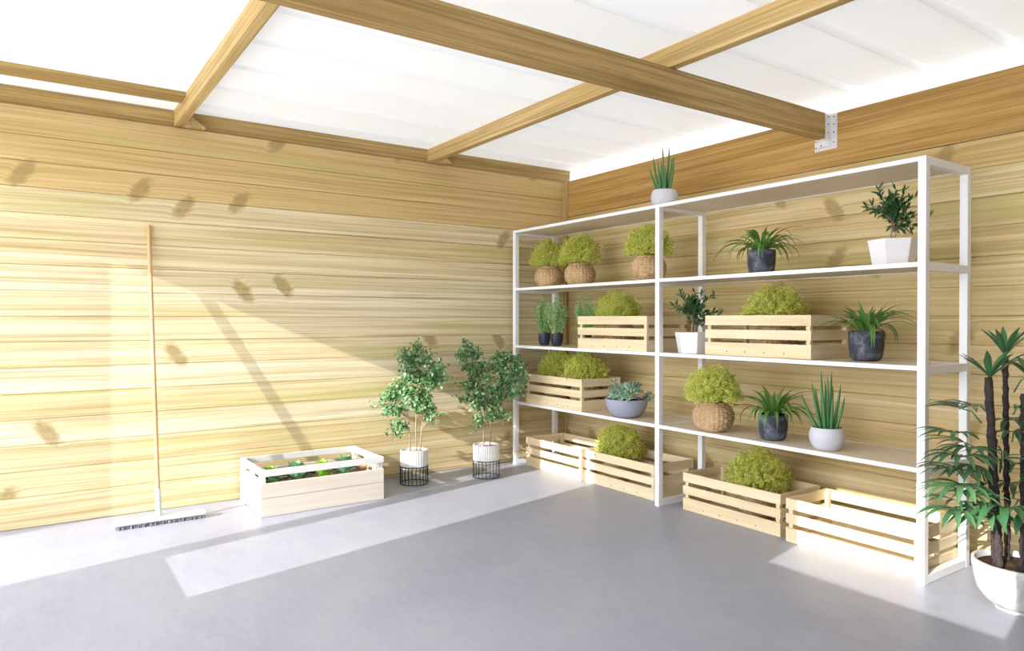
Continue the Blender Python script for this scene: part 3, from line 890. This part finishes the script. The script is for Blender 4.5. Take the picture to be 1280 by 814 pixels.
# view-right in plan for these trees is (0.566, 0.824); cluster table is (right, toward-room, height, radius)
def cl(tab): return [(u * 0.566 + v * 0.824, u * 0.824 - v * 0.566, z, rr) for u, v, z, rr in tab]
def stp(tab): return [((a * .566, a * .824), [(u * 0.566 + v * .824, u * 0.824 - v * .566, z) for u, v, z in pts]) for a, pts in tab]
ficus('potted fig tree on a wire stand, nearer the planter box', (0.262, -1.700, 0), 3,
      stp([(-0.03, [(-.035, 0, .40), (-.05, 0, .55), (-.06, .02, .70), (-.03, 0, .92)]), (0.02, [(.015, .01, .42), (.02, 0, .6), (.05, 0, .8), (.08, 0, .98)]), (0.045, [(.06, 0, .42), (.10, .02, .62), (.09, 0, .8)])]),
      cl([(.01, 0, 1.07, .045), (-.09, 0, 1.00, .06), (.0, 0, .96, .09), (.10, 0, .93, .10), (.20, .03, .88, .085), (-.03, .02, .85, .11), (.24, 0, .81, .06), (.10, -.03, .80, .12), (-.12, .02, .73, .09), (-.03, .06, .70, .10), (.08, .04, .70, .08),
          (-.20, .0, .67, .08), (-.29, .0, .62, .04), (-.15, .03, .59, .09), (.10, .05, .57, .08), (.17, .02, .54, .05), (-.12, .02, .46, .055), (-.16, .0, .40, .05), (.03, .06, .62, .08)]), 'pebble_soil', 3100)
ficus('potted fig tree on a wire stand, nearer the shelving unit', (0.385, -1.125, 0), 8,
      stp([(-0.02, [(-.02, 0, .42), (-.02, .01, .6), (-.05, 0, .8), (-.12, 0, 1.0)]), (0.03, [(.04, 0, .45), (.06, 0, .62), (.12, 0, .8), (.2, 0, .92)])]),
      cl([(-.17, 0, 1.06, .05), (-.18, .02, .97, .07), (-.07, 0, .99, .06), (-.13, 0, .89, .09), (-.02, .02, .85, .10), (.09, 0, .93, .09), (.19, .0, .94, .08), (.28, .0, .90, .07), (.27, .02, .80, .085), (.15, .03, .82, .11), (.30, .0, .70, .06), (.20, .03, .70, .08),
          (-.16, .03, .73, .07), (-.05, .05, .70, .10), (.06, .03, .70, .09), (-.15, .0, .60, .055), (-.03, .05, .58, .08), (.09, .04, .58, .075), (-.08, .02, .47, .055), (.16, .02, .50, .05), (.06, .05, .49, .06), (-.10, .02, .40, .035), (-.24, .0, .63, .03)]), 'soil', 3400)

# ------------------------------------------------------------------ planter box and vegetables
px0, px1, py0, py1, H = 0.05, 0.577, -2.925, -2.09, 0.297
cx, cy = (px0 + px1) / 2, (py0 + py1) / 2
r = thing('planter_box', 'pale wooden planter box of leafy vegetables against the left wall', 'planter', (cx, cy, 0))
hx, hy = (px1 - px0) / 2, (py1 - py0) / 2
pw = 0.036
for sx_ in (-1, 1):
    for sy_ in (-1, 1):
        b = MB(); xa, xb = sorted((sx_ * (hx - .0205), sx_ * (hx - .0205 - pw))); ya, yb = sorted((sy_ * hy, sy_ * (hy - pw)))
        b.box(xa, ya, 0, xb, yb, H); b.build('corner_post', M['planter_white'], r, bevel=0.002)
for s in (-1, 1):
    xa, xb = sorted((s * hx, s * (hx - 0.02)))
    b = MB(); b.box(xa, -hy, 0.002, xb, hy, 0.118); b.box(xa, -hy, 0.1205, xb, hy, 0.212)
    b.build('side_panel', M['planter_y'], r, bevel=0.0015)
    b = MB(); b.box(xa, -hy, 0.256, xb, hy, H); b.build('top_rail', M['planter_white'], r, bevel=0.0015)
    ya, yb = sorted((s * (hy - 0.004), s * (hy - 0.026)))
    b = MB(); b.box(-hx + pw + .021, ya, 0.005, hx - pw - .021, yb, 0.118); b.box(-hx + pw + .021, ya, 0.1205, hx - pw - .021, yb, 0.225)
    b.build('end_panel', M['planter_x'], r, bevel=0.0015)
    b = MB(); b.box(-hx + pw + .021, ya, 0.256, hx - pw - .021, yb, H - .001)
    b.box(-0.03, ya, 0.225, 0.03, yb, 0.256)
    b.build('top_rail', M['planter_white'], r, bevel=0.0015)
b = MB()
ns = 24
vs = []; fs = []
rng = random.Random(2)
SX, SY = hx - 0.021, hy - 0.027
for i in range(ns + 1):
    for j in range(ns + 1):
        vs.append((-SX + 2 * SX * i / ns, -SY + 2 * SY * j / ns, 0.165 + rng.uniform(-.005, .005)))
for i in range(ns):
    for j in range(ns):
        a = i * (ns + 1) + j
        fs.append((a, a + ns + 1, a + ns + 2, a + 1))
b.add(vs, fs); b.build('soil', M['soil'], r)
def leafy(name, label, cat, loc, mat, R, n, el0, el1, wf, seed, ruffle=0.0):
    rng = random.Random(seed); b = MB()
    for i in range(n):
        t = i / n; az = i * 2.39996 + rng.uniform(-.2, .2)
        e = el0 + (el1 - el0) * t + rng.uniform(-.1, .1); Ln = R * rng.uniform(.75, 1.1)
        p = Vector((0.008 * cos(az), 0.008 * sin(az), 0)); pts = []; ws = []; nn = []
        for k in range(7):
            q = k / 6
            ee = e - 0.7 * q * q
            pts.append(p.copy()); ws.append(max(.004, Ln * wf * sin(PI * min(1, 0.12 + 0.86 * q)) ** .7) * (1 + ruffle * rng.uniform(-1, 1)))
            nn.append(Vector((-sin(ee) * cos(az), -sin(ee) * sin(az), cos(ee))))
            p = p + Vector((cos(ee) * cos(az), cos(ee) * sin(az), sin(ee))) * Ln / 6
        b.leaf(pts, ws, nn, 0.35)
    o = b.build(name, mat, None, smooth=True, loc=loc)
    return tag(o, label, cat, 'vegetables in the planter box')
zs = 0.166
leafy('lettuce', 'bright green lettuce in the back row of the planter, left end', 'vegetable', (cx - .10, py0 + .155, zs), M['lettuce'], 0.085, 18, 1.45, .6, .6, 1, .25)
leafy('cabbage', 'tall blue-green cabbage in the back row of the planter, left half', 'vegetable', (cx - .10, py0 + .335, zs), M['cabbage'], 0.115, 18, 1.5, .75, .6, 2, .1)
leafy('lettuce', 'bright green lettuce in the middle of the planter back row', 'vegetable', (cx - .10, py0 + .52, zs), M['lettuce'], 0.088, 18, 1.45, .6, .6, 3, .25)
leafy('cabbage', 'blue-green cabbage in the back row of the planter, right end', 'vegetable', (cx - .10, py0 + .695, zs), M['cabbage'], 0.115, 18, 1.5, .75, .55, 4, .1)
leafy('cabbage', 'dark green cabbage in the front row of the planter, left end', 'vegetable', (cx + .105, py0 + .13, zs), M['cabbage'], 0.088, 16, 1.3, .5, .6, 5, .1)
leafy('cabbage', 'dark green cabbage in the front row of the planter, second from left', 'vegetable', (cx + .105, py0 + .285, zs), M['cabbage'], 0.085, 16, 1.3, .5, .6, 6, .1)
leafy('lettuce', 'yellow-green lettuce in the front row of the planter', 'vegetable', (cx + .105, py0 + .455, zs), M['lettuce'], 0.085, 18, 1.45, .5, .55, 7, .3)
leafy('cabbage', 'dark green cabbage in the front row of the planter, right half', 'vegetable', (cx + .105, py0 + .61, zs), M['cabbage'], 0.085, 16, 1.4, .5, .6, 8, .1)
leafy('red_lettuce', 'brownish leafy vegetable in the front right corner of the planter', 'vegetable', (cx + .105, py0 + .745, zs), M['redleaf'], 0.07, 14, 1.5, .8, .38, 9, .2)

# ------------------------------------------------------------------ broom
r = thing('push_broom', 'wide push broom with a wooden handle leaning on the left wall', 'broom', (0.345, -3.46, 0))
ox, oy = 0.345, -3.46
top = Vector((0.018 - ox, -3.481 - oy, 1.862)); bot = Vector((0.337 - ox, -3.472 - oy, 0.055))
b = MB(); b.tube([bot.lerp(top, .06), top], 0.0125, 14); b.build('handle', M['broom_wood'], r, smooth=0.7)
b = MB(); b.tube([bot.lerp(top, -.012), bot.lerp(top, .085)], [0.019, 0.0155], 14); b.build('socket', M['broom_grey'], r, smooth=0.7)
b = MB(); b.box(-0.04, -0.255, 0.022, 0.035, 0.255, 0.046)
hd = b.build('broom_head', M['broom_grey'], r, bevel=0.008, seg=3)
b = MB(); rng = random.Random(6)
for i in range(46):
    for j in range(5):
        x = -0.028 + 0.013 * j; y = -0.245 + 0.49 * i / 45
        b.tube([(x, y, 0.023), (x + rng.uniform(-.008, .008), y + rng.uniform(-.004, .004), 0.001)], [0.0045, 0.0034], 4, True)
b.build('bristles', M['bristle'], r)

# ------------------------------------------------------------------ lady palm
r = thing('potted_palm', 'tall dark-stemmed palm in a pale concrete bowl at the right edge', 'plant', (3.85, -0.60, 0))
b = MB()
b.lathe([(0.085, 0.0), (0.088, 0.012), (0.094, 0.014), (0.12, 0.035), (0.148, 0.075), (0.162, 0.125), (0.167, 0.168), (0.170, 0.170), (0.171, 0.203), (0.158, 0.204), (0.154, 0.19), (0.15, 0.175)], 64)
b.build('pot', M['concrete'], r, smooth=0.5)
rng = random.Random(70)
b = MB(); b.disc(0.153, 0.18, 36, rng, 0.006); b.build('soil', M['soil'], r)
trunks = [((-0.045, -0.065), (-0.078, -0.102, 1.0), 0.019), ((-0.075, -0.03), (-0.095, -0.05, 0.88), 0.013), ((-0.06, 0.06), (-0.078, 0.07, 1.085), 0.014), ((0.02, 0.0), (0.012, 0.02, 0.93), 0.016), ((0.06, 0.05), (0.04, 0.06, 1.0), 0.014), ((0.045, -0.05), (0.08, -0.06, 0.85), 0.015)]
for (x0, y0), tp, rad in trunks:
    b = MB(); pts = []; rs = []
    for i in range(46):
        t = i / 45
        pts.append(Vector((x0, y0, 0.178)).lerp(Vector(tp), t) + Vector((rng.gauss(0, .0015), rng.gauss(0, .0015), 0)))
        rs.append(rad * rng.uniform(.78, 1.08) * (1 - .12 * t))
    b.tube(pts, rs, 10)
    b.build('trunk', M['bark'], r, smooth=True)
def frond(hub, root, out, n, spread, Ln, w, e0=0.25, droop=0.7):
    hub = Vector(hub); root = Vector(root); out = Vector(out).normalized()
    b = MB()
    b.tube([root, root.lerp(hub, .5) + Vector((0, 0, .02)), hub], [.0035, .003, .0028], 5)
    az0 = math.atan2(out.y, out.x)
    for i in range(n):
        f = (i / (n - 1) - .5) * 2 if n > 1 else 0
        az = az0 + f * spread
        L_ = Ln * 1.08 * (1 - .25 * abs(f)) * rng.uniform(.9, 1.08)
        ee0 = e0 + rng.uniform(-.1, .1)
        p = hub.copy(); pts = []; ws = []; nn = []
        for k in range(8):
            q = k / 7
            e = ee0 - droop * q ** 1.3
            pts.append(p.copy()); ws.append(w * 1.08 * (0.45 + 1.25 * q if q < .44 else 1.0 if q < .7 else max(.12, 1 - (q - .7) / .3 * .85)))
            nn.append(Vector((-sin(e) * cos(az), -sin(e) * sin(az), cos(e))))
            p = p + Vector((cos(e) * cos(az), cos(e) * sin(az), sin(e))) * L_ / 7
        b.leaf(pts, ws, nn, 0.45)
    b.build('frond', M['palm'], r, smooth=True)
# plan axes: view-right rv, toward-camera tv
rv = Vector((0.566, 0.824, 0)); tv = Vector((0.824, -0.566, 0))
def V(u, v, z=0): return rv * u + tv * v + Vector((0, 0, z))
def at(x, y, z): return (x - .04, y - .03, z)
frond(at(-.033, -.069, 1.0), at(-.038, -.075, .95), V(0, 1), 9, 2.7, .185, .022, .75, .35)
frond(at(-.039, .10, 1.085), at(-.039, .10, 1.05), V(0.4, .7), 9, 2.8, .18, .022, 1.0, .4)
frond(at(.053, .092, 1.0), at(.0, .09, .93), V(.4, .8), 8, 2.4, .18, .022, .8, .5)
frond(at(-.131, -.09, .855), at(-.06, -.08, .80), V(-1, .4), 8, 1.3, .17, .018, .35, .7)
frond(at(-.129, .0, .86), at(-.07, .0, .84), V(-1, -.3), 7, 1.4, .16, .018, .2, .6)
frond(at(-.13, -.17, .755), at(-.07, -.08, .73), V(-1, .5), 8, 1.2, .17, .018, .25, .8)
frond(at(-.10, -.10, .69), at(-.06, -.07, .66), V(-.8, .8), 8, 1.4, .17, .02, .2, 1.0)
frond(at(-.083, -.217, .665), at(-.05, -.08, .63), V(-.7, .9), 9, 1.6, .18, .022, .3, 1.2)
frond(at(-.06, -.12, .62), at(-.05, -.07, .55), V(-1, .1), 8, 1.3, .17, .02, .0, 1.0)
frond(at(-.084, -.20, .54), at(-.04, -.06, .48), V(-1, .6), 9, 1.5, .19, .022, .2, 1.1)
frond(at(.04, -.112, .45), at(.02, -.05, .36), V(-.7, 1), 9, 1.5, .24, .03, .35, 1.6)
frond(at(-.089, -.23, .44), at(-.02, -.06, .38), V(-1, .5), 8, 1.3, .18, .022, .1, .9)
frond(at(-.02, -.10, .42), at(0, -.06, .33), V(-.9, .5), 8, 1.2, .20, .024, .25, 1.2)
frond(at(.10, -.06, .43), at(.06, -.03, .36), V(.6, 1), 9, 1.4, .22, .03, .2, 1.8)
frond(at(.021, .042, .76), at(.02, .02, .72), V(.3, 1), 8, 1.8, .15, .02, .2, 1.0)
frond(at(.03, .08, .62), at(.0, .05, .58), V(.6, .8), 8, 1.6, .16, .02, .2, 1.0)
frond(at(-.03, .12, .80), at(-.04, .1, .77), V(.3, .6), 8, 1.8, .15, .02, .2, 1.0)
frond(at(-.02, .12, .52), at(-.04, .08, .48), V(-.2, .6), 8, 1.7, .16, .02, .2, .9)
frond(at(.06, .0, .87), at(.03, .0, .84), V(.7, .7), 8, 1.6, .17, .022, .3, .9)
frond(at(.07, -.02, .57), at(.04, -.02, .5), V(.9, .6), 8, 1.3, .18, .022, .2, 1.0)
frond(at(-.06, -.02, .50), at(-.04, -.02, .44), V(-.8, -.2), 7, 1.3, .16, .02, .2, .9)

for hx_, hy_, hz_, ou_, ov_, n_, sp_, L_ in ((-.15, -.12, .60, -1, .3, 8, 1.3, .17), (-.12, -.20, .60, -.9, .8, 8, 1.3, .17), (-.16, -.10, .50, -1, .2, 8, 1.2, .17), (-.06, -.17, .50, -.5, 1, 8, 1.4, .17), (-.14, -.05, .70, -1, -.2, 7, 1.3, .16),
                                               (-.10, -.02, .58, -.8, -.5, 7, 1.4, .16), (.02, -.10, .66, .2, 1, 7, 1.4, .15), (.06, .06, .48, .7, .2, 8, 1.5, .17), (-.05, .10, .66, -.5, -.2, 7, 1.5, .15), (-.12, -.16, .46, -1, .6, 8, 1.3, .18)):
    frond(at(hx_, hy_, hz_), at(hx_ * .35 - .01, hy_ * .4, hz_ - .07), V(ou_, ov_), n_, sp_, L_, .0145, .25, .75)

# ------------------------------------------------------------------ light
w = bpy.data.worlds.new('sky'); sc.world = w; w.use_nodes = True
wt = w.node_tree
bg = wt.nodes['Background']
SKY = 1.25; GLOW = 7.5
tcn = wt.nodes.new('ShaderNodeTexCoord')
vm = wt.nodes.new('ShaderNodeVectorMath'); vm.operation = 'DOT_PRODUCT'
wt.links.new(tcn.outputs['Generated'], vm.inputs[0]); vm.inputs[1].default_value = (0.24, -0.93, 0.25)
mr = wt.nodes.new('ShaderNodeMapRange'); mr.interpolation_type = 'SMOOTHSTEP'
mr.inputs[1].default_value = 0.35; mr.inputs[2].default_value = 1.0; mr.inputs[3].default_value = SKY; mr.inputs[4].default_value = SKY + GLOW
wt.links.new(vm.outputs['Value'], mr.inputs[0]); wt.links.new(mr.outputs[0], bg.inputs[1])
bg.inputs[0].default_value = (0.88, 0.93, 1.0, 1)       # hazy sky, brighter around the low sun
sd = bpy.data.lights.new('sun', 'SUN'); sd.energy = 5.4; sd.angle = math.radians(0.25); sd.color = (1.0, 0.975, 0.93)
so = bpy.data.objects.new('sun', sd); C.objects.link(so)
az = math.radians(12); el = math.atan(0.401)
d = Vector((-sin(az) * cos(el), cos(az) * cos(el), -sin(el)))
so.rotation_euler = d.to_track_quat('-Z', 'Y').to_euler(); so.location = (4, -8, 5)

# ------------------------------------------------------------------ camera
cd = bpy.data.cameras.new('camera'); cd.sensor_width = 36; cd.lens = 36 * 877.42 / 1280
cd.clip_start = 0.05
co = bpy.data.objects.new('camera', cd); C.objects.link(co)
co.location = (5.1071, -4.1195, 1.25)
co.rotation_euler = (math.radians(90 - 0.4657), 0, math.radians(55.5095))
sc.camera = co
